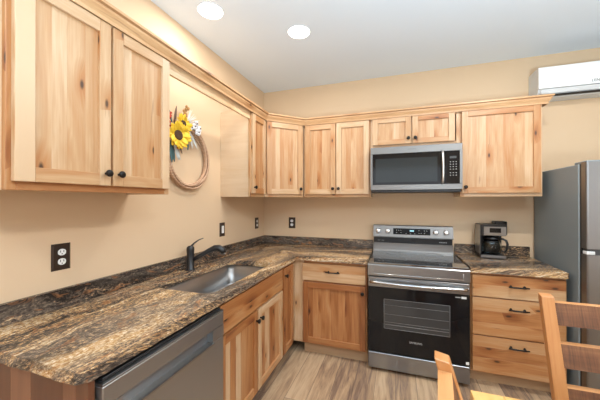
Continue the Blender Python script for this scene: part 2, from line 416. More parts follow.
# ------------------------------------------------------------------ cabinet pieces
ZB, ZD0, ZD1, ZT = 1.46, 1.49, 2.203, 2.235
def board_row(m, x0, x1, y0, y1, z0, z1, tones, seedbase=None):
    """glued-up vertical boards of a panel"""
    n = len(tones); ws = [random.uniform(.8, 1.25) for _ in tones]; s = sum(ws); x = x0
    for t, wd in zip(tones, ws):
        x2 = x + (x1 - x0) * wd / s; m.box((x, y0, z0), (x2, y1, z1), MWK if z0 < 1 else MW, 2, t, bev=.0003); x = x2
def door(fr, x0, x1, z0, z1, parent, tones, st=(.05, .05), rail=.052, rt=(.3, .3, .3, .3), knob=None, name='door'):
    """shaker door, back face on y=0, front at y=.021. rt = tones of left, right, bottom, top"""
    m = MB(fr); T = .021
    board_row(m, x0 + st[0] - .006, x1 - st[1] + .006, .001, .0075, z0 + rail - .006, z1 - rail + .006, tones)
    m.box((x0, .0005, z0), (x0 + st[0], T, z1), MW, 2, rt[0]); m.box((x1 - st[1], .0005, z0), (x1, T, z1), MW, 2, rt[1])
    m.box((x0 + st[0], .0005, z0), (x1 - st[1], T, z0 + rail), MW, 0, rt[2]); m.box((x0 + st[0], .0005, z1 - rail), (x1 - st[1], T, z1), MW, 0, rt[3])
    d = m.build(name, parent)
    if knob: knob_on(fr, knob[0], T, knob[1], d)
    return d
def knob_on(fr, x, y, z, parent):
    m = MB(fr)
    m.lathe([(.006, 0), (.0055, .010), (.011, .015), (.0155, .020), (.0155, .026), (.012, .030), (.004, .031)], MBM, (x, y, z), 1, 16)
    return m.build('knob', parent)
def pull_on(fr, x, y, z, parent):
    m = MB(fr); wd = .052
    m.tube([(x - wd - .012, y + .026, z), (x - wd * .6, y + .030, z), (x, y + .031, z), (x + wd * .6, y + .030, z), (x + wd + .012, y + .026, z)], [.005, .0065, .0055, .0065, .005], MBM, 8)
    for k in (-1, 1):
        m.lathe([(.0095, 0), (.006, .004), (.0055, .026)], MBM, (x + k * wd * .82, y, z), 1, 10)
    return m.build('handle', parent, label='dark bronze bar pull')
def R(): return random.uniform(.08, .32)

# ------------------------------------------------------------------ base cabinets and appliances in the left run
BZ0, BZ1 = .105, .872  # base cabinet board tones raised: dimmer, warmer light put into the wood colour
FL = frame((.61, 0, 0), (0, 1, 0))      # front plane of the left run, x = world y, outward = +x
BK = frame((0, -.61, 0), (1, 0, 0))     # front plane of the back run, outward = -y

cab = thing('sink_base_cabinet', 'long hickory base cabinet under the sink with false drawer front and two doors', 'cabinet', (.305, -1.37, 0))
m = MB(FL)
m.box((-1.828, -.60, BZ0), (-1.81, -.02, .66), MSIDE, 2, .4, bev=0); m.box((-.948, -.60, BZ0), (-.93, -.02, BZ1), MSIDE, 2, .4, bev=0)
m.box((-1.81, -.60, BZ0), (-.948, -.02, BZ0 + .018), MSIDE, 0, .4, bev=0); m.box((-1.81, -.60, BZ0 + .018), (-.948, -.59, .66), MSIDE, 0, .4, bev=0)
m.build('carcass', cab)
m = MB(FL); m.box((-1.828, -.019, BZ0), (-1.795, 0, BZ1), MW, 2, .45); m.box((-.965, -.019, BZ0), (-.93, 0, BZ1), MW, 2, .5)
m.box((-1.795, -.019, .66), (-.965, 0, .70), MW, 0, .5); m.box((-1.795, -.019, .835), (-.965, 0, BZ1), MW, 0, .5); m.box((-1.795, -.019, BZ0), (-.965, 0, .125), MW, 0, .5)
m.box((-1.395, -.019, .125), (-1.36, 0, .66), MW, 2, .5)
m.build('face_frame', cab)
m = MB(FL); m.box((-1.82, .0005, .69), (-.94, .021, .765), MWK, 0, .50); m.box((-1.82, .0005, .765), (-.94, .021, .855), MWK, 0, .60)
m.build('false_drawer_front', cab)
door(FL, -1.82, -1.385, .12, .675, cab, [0.12, 0.53, 0.10, 0.49, 0.61], rt=(0.61, 0.61, 0.34, 0.64), knob=(-1.41, .612))
door(FL, -1.375, -.94, .12, .675, cab, [0.49, 0.08, 0.69, 0.47, 0.34], rt=(0.10, 0.12, 0.34, 0.12), knob=(-1.35, .612))
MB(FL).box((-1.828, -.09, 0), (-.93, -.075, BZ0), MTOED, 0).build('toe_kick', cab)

cab = thing('narrow_base_cabinet', 'very narrow full-height hickory base cabinet tucked in the inside corner right of the sink doors', 'cabinet', (.305, -.77, 0))
m = MB(FL); m.box((-.928, -.60, BZ0), (-.915, -.02, BZ1), MSIDE, 2, .4, bev=0); m.box((-.915, -.60, BZ0), (-.02, -.59, BZ1), MSIDE, 2, .4, bev=0)
m.box((-.915, -.59, BZ0), (-.635, -.02, BZ0 + .018), MSIDE, 0, .4, bev=0)
m.build('carcass', cab)
m = MB(FL); m.box((-.928, -.019, BZ0), (-.905, 0, BZ1), MW, 2, .4); m.box((-.70, -.019, BZ0), (-.6125, 0, BZ1), MW, 2, .15)
m.box((-.905, -.019, .845), (-.70, 0, BZ1), MW, 0, .4); m.box((-.905, -.019, BZ0), (-.70, 0, .125), MW, 0, .4); m.build('face_frame', cab)
door(FL, -.915, -.685, .12, .85, cab, [0.54, 0.69], st=(.05, .05), rt=(0.69, 0.57, 0.39, 0.64), knob=(-.888, .785))
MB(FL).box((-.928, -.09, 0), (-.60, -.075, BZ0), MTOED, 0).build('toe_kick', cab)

# back run, left of the range
cab = thing('corner_base_cabinet', 'orange-toned hickory base cabinet with one drawer over one door, left of the range', 'cabinet', (.95, -.305, 0))
m = MB(BK); m.box((1.272, -.60, BZ0), (1.288, -.02, BZ1), MSIDE, 2, .4, bev=0); m.box((.64, -.60, BZ0), (.655, -.02, BZ1), MSIDE, 2, .4, bev=0)
m.box((.655, -.60, BZ0), (1.272, -.02, BZ0 + .018), MSIDE, 0, .4, bev=0); m.box((.655, -.60, BZ0 + .018), (1.272, -.59, BZ1), MSIDE, 2, .4, bev=0); m.build('carcass', cab)
m = MB(BK); m.box((.6115, -.019, BZ0), (.71, .002, BZ1), MW, 2, .06); m.box((1.262, -.019, BZ0), (1.288, 0, BZ1), MW, 2, .6)
m.box((.71, -.019, .835), (1.262, 0, BZ1), MW, 0, .5); m.box((.71, -.019, .66), (1.262, 0, .70), MW, 0, .55); m.box((.71, -.019, BZ0), (1.262, 0, .125), MW, 0, .5)
m.build('face_frame', cab)
m = MB(BK); m.box((.70, .0025, .692), (1.274, .021, .775), MW, 0, .16); m.box((.70, .0025, .775), (1.274, .021, .848), MW, 0, .36)
dr = m.build('drawer', cab); pull_on(BK, .99, .021, .782, dr)
door(BK, .706, 1.274, .118, .677, cab, [0.69, 0.49, 0.61, 0.51, 0.69, 0.57, 0.71, 0.61], rt=(0.80, 0.80, 0.61, 0.77), knob=(1.25, .62))
MB(BK).box((.70, -.06, 0), (1.288, -.045, BZ0), MTOE, 0, .3).build('toe_kick', cab)

cab = thing('drawer_base_cabinet', 'hickory base cabinet with three wide drawers between the range and the refrigerator', 'cabinet', (2.37, -.305, 0))
m = MB(BK); m.box((2.072, -.60, BZ0), (2.087, -.02, BZ1), MSIDE, 2, .4, bev=0); m.box((2.655, -.60, 0), (2.67, -.02, BZ1), MSIDE, 2, .4, bev=0)
m.box((2.087, -.60, BZ0), (2.655, -.02, BZ0 + .018), MSIDE, 0, .4, bev=0); m.box((2.087, -.60, BZ0 + .018), (2.655, -.59, BZ1), MSIDE, 2, .4, bev=0); m.build('carcass', cab)
m = MB(BK); m.box((2.072, -.019, BZ0), (2.10, 0, BZ1), MW, 2, .5); m.box((2.643, -.019, BZ0), (2.67, 0, BZ1), MW, 2, .4)
for z0, z1 in ((.84, BZ1), (.675, .70), (.385, .41), (BZ0, .13)): m.box((2.10, -.019, z0), (2.643, 0, z1), MW, 0, .5)
m.build('face_frame', cab)
for z0, z1, hz, ts in ((.694, .856, .787, ((.22, .55), (.55, .45))), (.402, .684, .617, ((.44, .33), (.58, .33), (.38, .34))), (.12, .392, .335, ((.46, .4), (.58, .3), (.42, .3)))):
    m = MB(BK); z = z0; tot = sum(b for a, b in ts)
    for tn, fr_ in ts:
        z2 = z + (z1 - z0) * fr_ / tot; m.box((2.082, .0005, z), (2.662, .021, z2), MWK, 0, tn, bev=.0008); z = z2
    dr = m.build('drawer', cab); pull_on(BK, 2.374, .021, hz, dr)
MB(BK).box((2.072, -.09, 0), (2.655, -.075, BZ0), MTOE, 0, .1).build('toe_kick', cab)

# end panel
m = MB(); x = .003
for wd, t in ((.16, .5), (.09, .62), (.11, .05), (.16, .75), (.06, .15), (.055, .5)):
    m.box((x, -2.515, 0), (x + wd - .0005, -2.495, .872), ME, 2, t, bev=.0006); x += wd
tag(m.build('end_panel', base=(.3, -2.505, 0)), 'reddish-brown vertical board end panel closing the near end of the left counter', 'panel')

# dishwasher
dw = thing('dishwasher', 'dark stainless dishwasher built in under the near end of the left counter', 'dishwasher', (.33, -2.16, 0))
y0, y1, xf = -2.488, -1.838, .662
MB().box((.05, y0 + .01, .10), (.615, -1.90, .862), MBP).build('tub_housing', dw)
m = MB(); hy0, hy1, hz0, hz1 = -2.42, -1.93, .715, .775
m.box((.618, y0, .11), (xf, y1, hz0), MDW, bev=.003); m.box((.618, y0, hz1), (xf, y1, .842), MDW, bev=.003)
m.box((.618, y0, hz0 + .0005), (xf, hy0, hz1 - .0005), MDW, bev=0); m.box((.618, hy1, hz0 + .0005), (xf, y1, hz1 - .0005), MDW, bev=0)
m.box((.618, hy0, hz0), (.628, hy1, hz1), MDW, bev=0)
dd = m.build('door', dw)
m = MB(); m.prism([(xf - .001, hz0 - .012), (xf + .011, hz0 - .004), (xf + .011, hz0 + .004), (xf - .001, hz0 + .002)], hy0, hy1, MST, 1); m.build('handle_lip', dd)
m = MB(); m.box((.615, y0, .8425), (xf, y1, .850), MST, bev=.001); m.build('top_trim', dd, label='bright steel top edge')
MB().box((.618, y0 + .01, .8505), (xf - .014, y1 - .01, .862), MBP).build('control_strip', dd)
MB().box((.56, y0 + .02, .0), (.575, y1 - .02, .105), MBP).build('toe_kick', dw)

# ------------------------------------------------------------------ countertops (granite) with sink cut-out
def slab(m, loops, zt, zb, mat, uvf):
    """flat slab from outline loops (outer first, then holes), world xy"""
    bm = m.bm; k = m.mi(mat); rings = []; top_e = []
    for L in loops:
        vs = [bm.verts.new((x, y, zt)) for x, y in L]
        top_e += [bm.edges.new((vs[i], vs[(i + 1) % len(vs)])) for i in range(len(vs))]; rings.append(vs)
    g = bmesh.ops.triangle_fill(bm, use_beauty=True, edges=top_e)
    top = [f for f in g['geom'] if isinstance(f, bmesh.types.BMFace)]
    low = {}
    for vs in rings:
        for v in vs: low[v] = bm.verts.new((v.co.x, v.co.y, zb))
    fs = list(top)
    for f in top: fs.append(bm.faces.new([low[v] for v in reversed(f.verts)]))
    zm = (zt + zb) / 2
    for vs in rings:
        n = len(vs); mid = [bm.verts.new((v.co.x + random.uniform(-.002, .002), v.co.y + random.uniform(-.002, .002), zm)) for v in vs]
        for i in range(n):
            j = (i + 1) % n
            fs.append(bm.faces.new((vs[i], vs[j], mid[j], mid[i]))); fs.append(bm.faces.new((mid[i], mid[j], low[vs[j]], low[vs[i]])))
    for f in fs:
        f.material_index = k
        for lp in f.loops:
            p = lp.vert.co; uu, vv = uvf(p); lp[m.uv].uv = (uu + (zt - p.z) * 2.0, vv + (zt - p.z)); lp[m.at] = (0, 0, 0, 1)
def dense(p, q, step=.02, j=.0015):
    p = Vector(p); q = Vector(q); n = max(1, int((q - p).length / step)); d = (q - p).normalized(); nn = Vector((d.y, -d.x))
    return [tuple(p.lerp(q, i / n) + (nn * random.uniform(-j, j) if i else nn * 0)) for i in range(n)]
def rrect(x0, x1, y0, y1, r, n=6):
    P = []
    for cx, cy, a in ((x1 - r, y1 - r, 0), (x0 + r, y1 - r, 90), (x0 + r, y0 + r, 180), (x1 - r, y0 + r, 270)):
        for i in range(n + 1):
            t = math.radians(a + 90 * i / n); P.append((cx + r * math.cos(t), cy + r * math.sin(t)))
    return P
YE = -2.545
SX0, SX1, SY0, SY1 = .165, .572, -1.825, -1.000
ct = thing('countertop', 'L-shaped streaked brown and gold granite countertop holding the sink', 'countertop', (.33, -1.3, .874))
m = MB()
outer = dense((.65, -.65), (.65, YE + .03), j=.0025) + dense((.65, YE + .03), (.62, YE)) + dense((.62, YE), (.003, YE), j=.003) + [(.003, YE), (.003, -.003)]
slab(m, [outer, rrect(SX0, SX1, SY0, SY1, .065)], .914, .875, MGR, lambda p: (-p.y, p.x))
slab(m, [[(.003, -.003)] + [(.65, -.65)] + dense((.65, -.65), (1.292, -.65), j=.0025)[1:] + [(1.292, -.65), (1.292, -.003)]], .914, .875, MGR, lambda p: (p.x, -p.y))
m.build('slab', ct)
m = MB(); m.box((.003, YE, .9145), (.023, -.003, 1.005), MGS, 1, bev=.002); m.box((.023, -.023, .9145), (1.292, -.003, 1.005), MGS, 0, bev=.002)
m.build('backsplash', ct, label='darker speckled granite backsplash strip')
ct = thing('countertop', 'short separate granite countertop under the coffee maker, right of the range', 'countertop', (2.37, -.33, .874))
m = MB(); slab(m, [[(2.066, -.003)] + dense((2.066, -.65), (2.66, -.65), j=.0025) + [(2.66, -.65), (2.675, -.635), (2.675, -.003)]], .914, .875, MGR, lambda p: (p.x + 3.3, -p.y + .45 + (p.x - 2) * .3))
m.build('slab', ct)
MB().box((2.066, -.023, .9145), (2.675, -.003, 1.005), MGS, 0, bev=.002).build('backsplash', ct, label='reddish speckled granite backsplash strip')

# sink bowl: inner and outer shells
def bowl(m, mat):
    def ring(x0, x1, y0, y1, r, z): return [(x, y, z) for x, y in rrect(x0, x1, y0, y1, r, 6)]
    rs = [ring(SX0 - .02, SX1 + .02, SY0 - .02, SY1 + .02, .06, .8742), ring(SX0 - .003, SX1 + .003, SY0 - .003, SY1 + .003, .05, .8742),
          ring(SX0 + .002, SX1 - .002, SY0 + .002, SY1 - .002, .05, .72), ring(SX0 + .010, SX1 - .010, SY0 + .010, SY1 - .010, .045, .700), ring(SX0 + .03, SX1 - .03, SY0 + .03, SY1 - .03, .035, .692),
          ring(SX0 + .028, SX1 - .028, SY0 + .028, SY1 - .028, .04, .688), ring(SX0 - .001, SX1 + .001, SY0 - .001, SY1 + .001, .05, .72), ring(SX0 - .006, SX1 + .006, SY0 - .006, SY1 + .006, .05, .870), ring(SX0 - .02, SX1 + .02, SY0 - .02, SY1 + .02, .06, .872)]
    V = [p for r in rs for p in r]; n = len(rs[0]); F = []
    for i in range(4):
        F += [[i * n + k, i * n + (k + 1) % n, (i + 1) * n + (k + 1) % n, (i + 1) * n + k] for k in range(n)]
    F.append([4 * n + k for k in range(n)])
    for i in range(5, 8):
        F += [[i * n + k, i * n + (k + 1) % n, (i + 1) * n + (k + 1) % n, (i + 1) * n + k] for k in range(n)]
    F.append([5 * n + k for k in range(n)]); F += [[8 * n + k, 8 * n + (k + 1) % n, (k + 1) % n, k] for k in range(n)]
    m.add(V, F, mat, smooth=True)
sk = thing('sink', 'undermount stainless steel sink bowl set in the left granite counter', 'sink', (.37, -1.41, .69))
m = MB(); bowl(m, MSINK); m.build('bowl', sk)
MB().lathe([(.042, 0), (.042, .002), (.030, .003), (.028, -.001)], MSTL, (.37, -1.41, .692), 2, 20).build('drain', sk)
# faucet
fx, fy = .085, -1.405
fc = thing('faucet', 'matte black single-lever pull-out faucet standing behind the sink', 'faucet', (fx, fy, .914))
MB().lathe([(.034, 0), (.034, .004), (.027, .008), (.026, .12), (.028, .145), (.027, .163), (.018, .175), (.004, .178)], MBP, (fx, fy, .9145), 2, 24).build('body', fc)
sp = MB().tube([(fx + .01, fy + .005, .985), (fx + .06, fy + .03, 1.015), (fx + .12, fy + .055, 1.052), (fx + .16, fy + .072, 1.072), (fx + .19, fy + .082, 1.073), (fx + .215, fy + .09, 1.056), (fx + .225, fy + .094, 1.036)],
               [.016, .016, .018, .022, .024, .024, .022], MBP, 14).build('spout', fc)
MB().lathe([(.018, 0), (.018, -.004), (.01, -.005)], MSTL, (fx + .226, fy + .0945, 1.034), 2, 14).build('spray_face', sp, label='chrome spray face')
MB().tube([(fx, fy, 1.08), (fx + .008, fy + .028, 1.105), (fx + .015, fy + .07, 1.124), (fx + .022, fy + .115, 1.133)], [.013, .009, .007, .006], MBP, 10, flat=.6).build('lever', fc)

# ------------------------------------------------------------------ range
RX0, RX1 = 1.300, 2.056
rg = thing('range', 'stainless electric range with black glass oven door between the base cabinets', 'range', ((RX0 + RX1) / 2, -.35, 0))
xc = (RX0 + RX1) / 2
m = MB(); m.box((RX0, -.635, .03), (RX1, -.03, .893), MSTD, bev=.002); m.box((RX0 + .01, -.655, .03), (RX1 - .01, -.635, .79), MBP); m.build('body', rg)
for x in (RX0 + .05, RX1 - .05):
    for y in (-.60, -.08): MB().lathe([(.02, 0), (.02, .03)], MBP, (x, y, 0), 2, 12).build('foot', rg)
m = MB(); m.box((RX0 + .004, -.674, .8935), (RX1 - .004, -.085, .909), MCTG, bev=.002); ctp = m.build('cooktop_glass', rg)
for x, y, r in ((RX0 + .2, -.47, .115), (RX1 - .2, -.47, .095), (RX0 + .2, -.2, .08), (RX1 - .2, -.2, .095)):
    pts = [(x + r * math.cos(2 * PI * k / 40), y + r * math.sin(2 * PI * k / 40), .9092) for k in range(40)]
    MB().tube(pts, .0012, MDG, 4, True).build('burner_ring', ctp)
# front apron below the cooktop
m = MB(); m.prism([(-.6355, .8930), (-.680, .8930), (-.685, .887), (-.686, .80), (-.6355, .80)], RX0, RX1, MST, 0)
ap = m.build('front_apron', rg)
m = MB(); e = .0024
m.tube([(RX0 + .045, -.6855, .875), (RX0 + .042, -.687, .818), (xc, -.687, .816), (RX1 - .045, -.687, .818), (RX1 - .045, -.6855, .868)], e, MSTL, 6); m.build('trim_line', ap, label='bright embossed outline')
# oven door
m = MB(); m.box((RX0 + .002, -.683, .170), (RX1 - .002, -.657, .706), MBG, bev=.003); m.box((RX0 + .002, -.683, .7065), (RX1 - .002, -.657, .79), MST, bev=.003)
od = m.build('oven_door', rg)
MB().box((1.43, -.6845, .372), (1.918, -.6832, .612), MOVW, bev=0).build('oven_window', od, label='smoked oven window showing racks')
m = MB()
for z in (.405, .425, .49, .565): m.tube([(1.435, -.6848, z), (1.913, -.6848, z)], .0012 if z > .42 else .0022, MRACK, 5)
m.build('oven_rack', od)
m = MB()
for a, b in (((1.43, .372), (1.918, .372)), ((1.918, .372), (1.918, .612)), ((1.43, .612), (1.918, .612)), ((1.43, .372), (1.43, .612))): m.tube([(a[0], -.685, a[1]), (b[0], -.685, b[1])], .0018, MRACK, 5)
m.build('window_border', od)
m = MB(); P = []; n = 16
for i in range(n + 1):
    t = i / n; P.append((RX0 + .02 + (RX1 - RX0 - .04) * t, -.705 - .028 * math.sin(PI * t), .752))
m.tube(P, .017, MSTL, 12, flat=.75); hd = m.build('handle', od, label='bowed stainless towel-bar handle')
for x in (RX0 + .025, RX1 - .025): MB().box((x - .012, -.712, .742), (x + .012, -.684, .762), MST, bev=.003).build('handle_mount', hd)
text('logo', 'SAMSUNG', (xc - .005, -.6838, .283), (PI / 2, 0, 0), .021, MTXT, od)
m = MB(); m.box((RX1 - .06, -.6845, .675), (RX1 - .025, -.6835, .692), MWHT, bev=0); m.box((RX1 - .10, -.6845, .68), (RX1 - .065, -.6835, .687), MTXT, bev=0)
m.build('sticker', od, label='small white sticker in the upper corner'); MB().box((RX1 - .03, -.6845, .178), (RX1 - .008, -.6835, .200), MWHT, bev=0).build('sticker', od, label='small white sticker in the lower corner')
MB().box((RX0 + .002, -.683, .030), (RX1 - .002, -.657, .160), MST, bev=.004).build('storage_drawer', rg)
# backguard
m = MB(); m.prism([(-.03, .9095), (-.088, .9095), (-.084, .925), (-.082, .96), (-.082, .992), (-.03, .992)], RX0, RX1 - .012, MSTB, 0)
m.prism([(-.03, .993), (-.066, .993), (-.070, 1.05), (-.03, 1.05)], RX0 + .004, RX1 - .016, MBP, 0)
bg = m.build('backguard', rg)
m = MB(); m.prism([(-.03, 1.051), (-.098, 1.051), (-.100, 1.060), (-.078, 1.168), (-.066, 1.174), (-.03, 1.174)], RX0, RX1 - .012, MSTB, 0)
cp = m.build('control_panel', bg)
tilt = math.atan2(.022, .108); Mk = lambda x: Matrix.Translation((x, -.0896, 1.113)) @ Matrix.Rotation(-tilt, 4, 'X')
for x in (1.352, 1.446, 1.890, 1.982):
    m = MB(); m.lathe([(.026, 0), (.026, -.004), (.021, -.006), (.0205, -.024), (.017, -.027), (.004, -.0275)], MKN, (0, 0, 0), 1, 20, M=Mk(x))
    m.box((-.004, -.036, -.018), (.004, -.026, .018), MKN, M=Mk(x)); m.build('knob', cp, label='silver burner knob')
m = MB(); m.box((1.497, -.002, -.030), (1.843, .001, .032), MBG, bev=0, M=Mk(0)); ds = m.build('display', cp)
m = MB(); m.box((1.655, -.0028, .002), (1.693, -.002, .016), MDSP, bev=0, M=Mk(0)); m.build('clock_digits', ds, label='lit blue-white clock')
for x, z in [(1.53, .012), (1.55, .012), (1.57, .012), (1.53, -.012), (1.57, -.012), (1.62, -.018), (1.66, -.02), (1.70, -.02), (1.74, .012), (1.74, -.012), (1.76, -.012), (1.79, .012), (1.79, -.012), (1.81, .012)]:
    MB().box((x - .004, -.0026, z - .0015), (x + .004, -.002, z + .0015), MTXT, bev=0, M=Mk(0)).build('touch_mark', ds)
for x in (1.345, 1.36, 1.385, 1.40): MB().box((x, -.0685, 1.012), (x + .006, -.0675, 1.017), MTXT, bev=0).build('printed_mark', bg)
for k in range(5): MB().box((1.925 + k * .014, -.0685, 1.012), (1.935 + k * .014, -.0675, 1.018), MTXT, bev=0).build('printed_mark', bg)

# ------------------------------------------------------------------ upper cabinets
FU = frame((.305, 0, 0), (0, 1, 0)); BU = frame((0, -.305, 0), (1, 0, 0))
def upper_box(m, x0, x1, z0, z1, fl=MSIDE, d=.305):
    """box carcass in local coordinates, front at y=-.019"""
    m.box((x0, -d + .002, z0), (x0 + .016, -.02, z1), fl, 1, .3, bev=0); m.box((x1 - .016, -d + .002, z0), (x1, -.02, z1), fl, 2, .15, bev=0)
    m.box((x0 + .016, -d + .002, z0 + .02), (x1 - .016, -.02, z0 + .035), MSIDE, 0, .5, bev=0); m.box((x0 + .016, -d + .002, z1 - .016), (x1 - .016, -.02, z1), MSIDE, 0, .5, bev=0)
    m.box((x0 + .016, -d + .002, z0 + .035), (x1 - .016, -d + .008, z1 - .016), MSIDE, 2, .5, bev=0)
def fframe(m, x0, x1, z0, z1, t=(.3, .3, .5, .3), mids=(), wd=.03, wb=.035):
    m.box((x0, -.0195, z0), (x0 + wd, 0, z1), MW, 2, t[0]); m.box((x1 - wd, -.0195, z0), (x1, 0, z1), MW, 2, t[1])
    m.box((x0 + wd, -.0195, z0), (x1 - wd, 0, z0 + wb), MW, 0, t[2]); m.box((x0 + wd, -.0195, z1 - .04), (x1 - wd, 0, z1), MW, 0, t[3])
    for a in mids: m.box((a - .018, -.0195, z0 + wb), (a + .018, 0, z1 - .04), MW, 2, .3)
UPG = None
cab = thing('upper_cabinet', 'big two-door hickory wall cabinet nearest the camera, on the left wall above the outlet', 'cabinet', (.15, -2.2, ZB))
m = MB(FU); upper_box(m, -2.556, -1.848, ZB, ZT); m.build('carcass', cab)
m = MB(FU); fframe(m, -2.556, -1.848, ZB, ZT, (.5, .3, .52, .3), (-2.2,)); m.build('face_frame', cab)
door(FU, -2.541, -2.205, ZD0, ZD1, cab, [.22, .10, .24, .28], st=(.058, .05), rt=(-.08, .14, .26, .10), knob=(-2.228, 1.543))
door(FU, -2.194, -1.862, ZD0, ZD1, cab, [.10, .28, .24, .30], rt=(.26, .0, .26, .24), knob=(-2.168, 1.543))

cab = thing('upper_cabinet', 'narrow one-door hickory wall cabinet on the left wall, right of the wreath', 'cabinet', (.15, -.76, ZB))
m = MB(FU); upper_box(m, -.904, -.622, ZB, ZT); m.build('carcass', cab)
m = MB(FU); fframe(m, -.904, -.622, ZB, ZT, (.28, .2, .2, .3)); m.build('face_frame', cab)
door(FU, -.888, -.638, ZD0, ZD1, cab, [.5, .38, .48], st=(.05, .035), rt=(.05, .12, .5, .42), knob=(-.866, 1.545))

# diagonal corner cabinet
cab = thing('corner_upper_cabinet', 'hickory corner wall cabinet whose single door stands diagonally across the room corner', 'cabinet', (.2, -.2, ZB))
m = MB(); poly = [(.003, -.003), (.003, -.62), (.290, -.62), (.603, -.307), (.603, -.003)]
m.prism(poly, ZB + .02, ZT, MSIDE, 2, tone=.3); m.build('carcass', cab)
DG = frame((.3035, -.6205, 0), (1, 1, 0)); DL = .43
m = MB(DG); fframe(m, .005, DL, ZB, ZT, (.22, .25, .25, .3), wd=.04); m.build('face_frame', cab)
door(DG, .022, DL - .022, ZD0, ZD1, cab, [.34, .12, .40, .22, .34, .15], rt=(.3, .25, .10, .12), knob=(DL - .048, 1.545))

cab = thing('upper_cabinet', 'two-door hickory wall cabinet on the back wall, left of the microwave', 'cabinet', (.95, -.15, ZB))
m = MB(BU); upper_box(m, .612, 1.292, ZB, ZT); m.build('carcass', cab)
m = MB(BU); fframe(m, .612, 1.292, ZB, ZT, (.3, .3, .22, .3), (.953,)); m.build('face_frame', cab)
door(BU, .632, .949, ZD0, ZD1, cab, [.28, .20, .36, .26, .34], rt=(.3, .25, .06, .25), knob=(.925, 1.545))
door(BU, .957, 1.276, ZD0, ZD1, cab, [.22, .34, .2, .30], rt=(.03, .04, .1, .05), knob=(.982, 1.545))

cab = thing('upper_cabinet', 'short two-door hickory wall cabinet directly above the microwave', 'cabinet', (1.67, -.15, 1.925))
m = MB(BU); upper_box(m, 1.294, 2.060, 1.925, ZT); m.build('carcass', cab)
m = MB(BU); fframe(m, 1.294, 2.060, 1.925, ZT, (.12, .2, .2, .3), (1.663,)); m.build('face_frame', cab)
door(BU, 1.310, 1.657, 1.955, 2.208, cab, [.22, .32, .15, .3], rt=(.12, .3, .28, .12), rail=.045, knob=(1.634, 2.002))
door(BU, 1.667, 2.018, 1.955, 2.208, cab, [.3, .18, .36, .2], rt=(.2, .1, .32, .45), rail=.045, knob=(1.692, 2.002))

cab = thing('upper_cabinet', 'wide single-door hickory wall cabinet between the microwave and the refrigerator', 'cabinet', (2.36, -.15, ZB))
m = MB(BU); upper_box(m, 2.062, 2.655, ZB, ZT); m.build('carcass', cab)
m = MB(BU); fframe(m, 2.062, 2.655, ZB, ZT, (.3, .04, .1, .3)); m.build('face_frame', cab)
door(BU, 2.072, 2.640, ZD0, ZD1 + .008, cab, [.26, .20, .32, .22, .36, .26, .16], st=(.05, .05), rt=(.26, .42, .34, .42), knob=(2.098, 1.543))

# valance over the wreath
m = MB(); m.box((.286, -1.846, 2.146), (.305, -.906, ZT), MCR, 1, .12)
tag(m.build('valance_board', base=(.295, -1.37, 2.146)), 'plain hickory valance board bridging the two left wall cabinets above the wreath', 'board')
# crown molding: profile swept along the cabinet fronts
prof = [(.0215, 2.205), (.027, 2.205), (.030, 2.219), (.046, 2.243), (.048, 2.252), (.041, 2.254), (.041, 2.258), (.058, 2.260), (.058, 2.272), (.0, 2.272), (.0, 2.2365), (.0215, 2.2365)]
def sweep(m, path, prof, mat, tone):
    P = [Vector(p) for p in path]; n = len(P); offs = []
    for i in range(n):
        d0 = (P[i] - P[i - 1]).normalized() if i else None; d1 = (P[i + 1] - P[i]).normalized() if i < n - 1 else None
        n0 = Vector((d0.y, -d0.x)) if d0 else None; n1 = Vector((d1.y, -d1.x)) if d1 else None
        if n0 is None: o = n1
        elif n1 is None: o = n0
        else: b = (n0 + n1).normalized(); o = b / b.dot(n0)
        offs.append(o)
    for i in range(n - 1):
        L0 = 0; V = []; k = len(prof)
        for j in (i, i + 1):
            for a, z in prof: q = P[j] + offs[j] * a; V.append((q.x, q.y, z))
        F = [[a, (a + 1) % k, (a + 1) % k + k, a + k] for a in range(k)]
        if i == 0: F.append(list(range(k)))
        if i == n - 2: F.append([k + a for a in range(k)])
        d = P[i + 1] - P[i]; m.add(V, F, mat, 0 if abs(d.x) > abs(d.y) * .99 else 1, tone)
m = MB(); sweep(m, [(.002, -2.558), (.3055, -2.558), (.3055, -.6215), (.6155, -.3055), (2.657, -.3055), (2.657, -.002)], prof, MCR, .42)
# frieze strip tying the crown to the cabinet tops
tag(m.build('crown_molding', base=(.5, -.5, 2.2085)), 'long hickory crown molding running along the tops of all wall cabinets', 'molding')

# ------------------------------------------------------------------ microwave
mw = thing('microwave', 'stainless over-the-range microwave mounted above the range', 'microwave', (1.68, -.2, 1.51))
MX0, MX1 = 1.300, 2.058
MB().box((MX0 + .003, -.385, 1.522), (MX1 - .003, -.005, 1.915), MDG, bev=.003).build('body', mw)
m = MB(); m.box((MX0 + .006, -.40, 1.500), (MX1 - .006, -.06, 1.5215), MBP, bev=.004); m.build('vent_base', mw)
m = MB(); f0, f1 = -.420, -.386
m.box((MX0, f0, 1.853), (MX1, f1, 1.915), MSTB, 0, bev=.002); m.box((MX0, f0, 1.522), (MX1, f1, 1.570), MSTB, 0, bev=.002)
m.box((MX0, f0, 1.570), (MX0 + .018, f1, 1.853), MSTB, bev=0); m.box((MX1 - .020, f0, 1.570), (MX1, f1, 1.853), MSTB, bev=0)
fc_ = m.build('front_frame', mw)
m = MB(); m.box((MX0 + .0185, f0 + .001, 1.5705), (1.925, f1, 1.8525), MBG, bev=.001); md = m.build('door', mw)
MB().box((1.345, f0 - .0006, 1.592), (1.865, f0 + .001, 1.808), MMWW, bev=0).build('door_window', md)
m = MB(); P = [(1.905, f0 - .006 - .030 * math.sin(PI * i / 12) ** .5, 1.578 + (1.846 - 1.578) * i / 12) for i in range(13)]
m.tube(P, .010, MCHR, 12, flat=1.75); m.build('handle', md, label='curved chrome vertical handle')
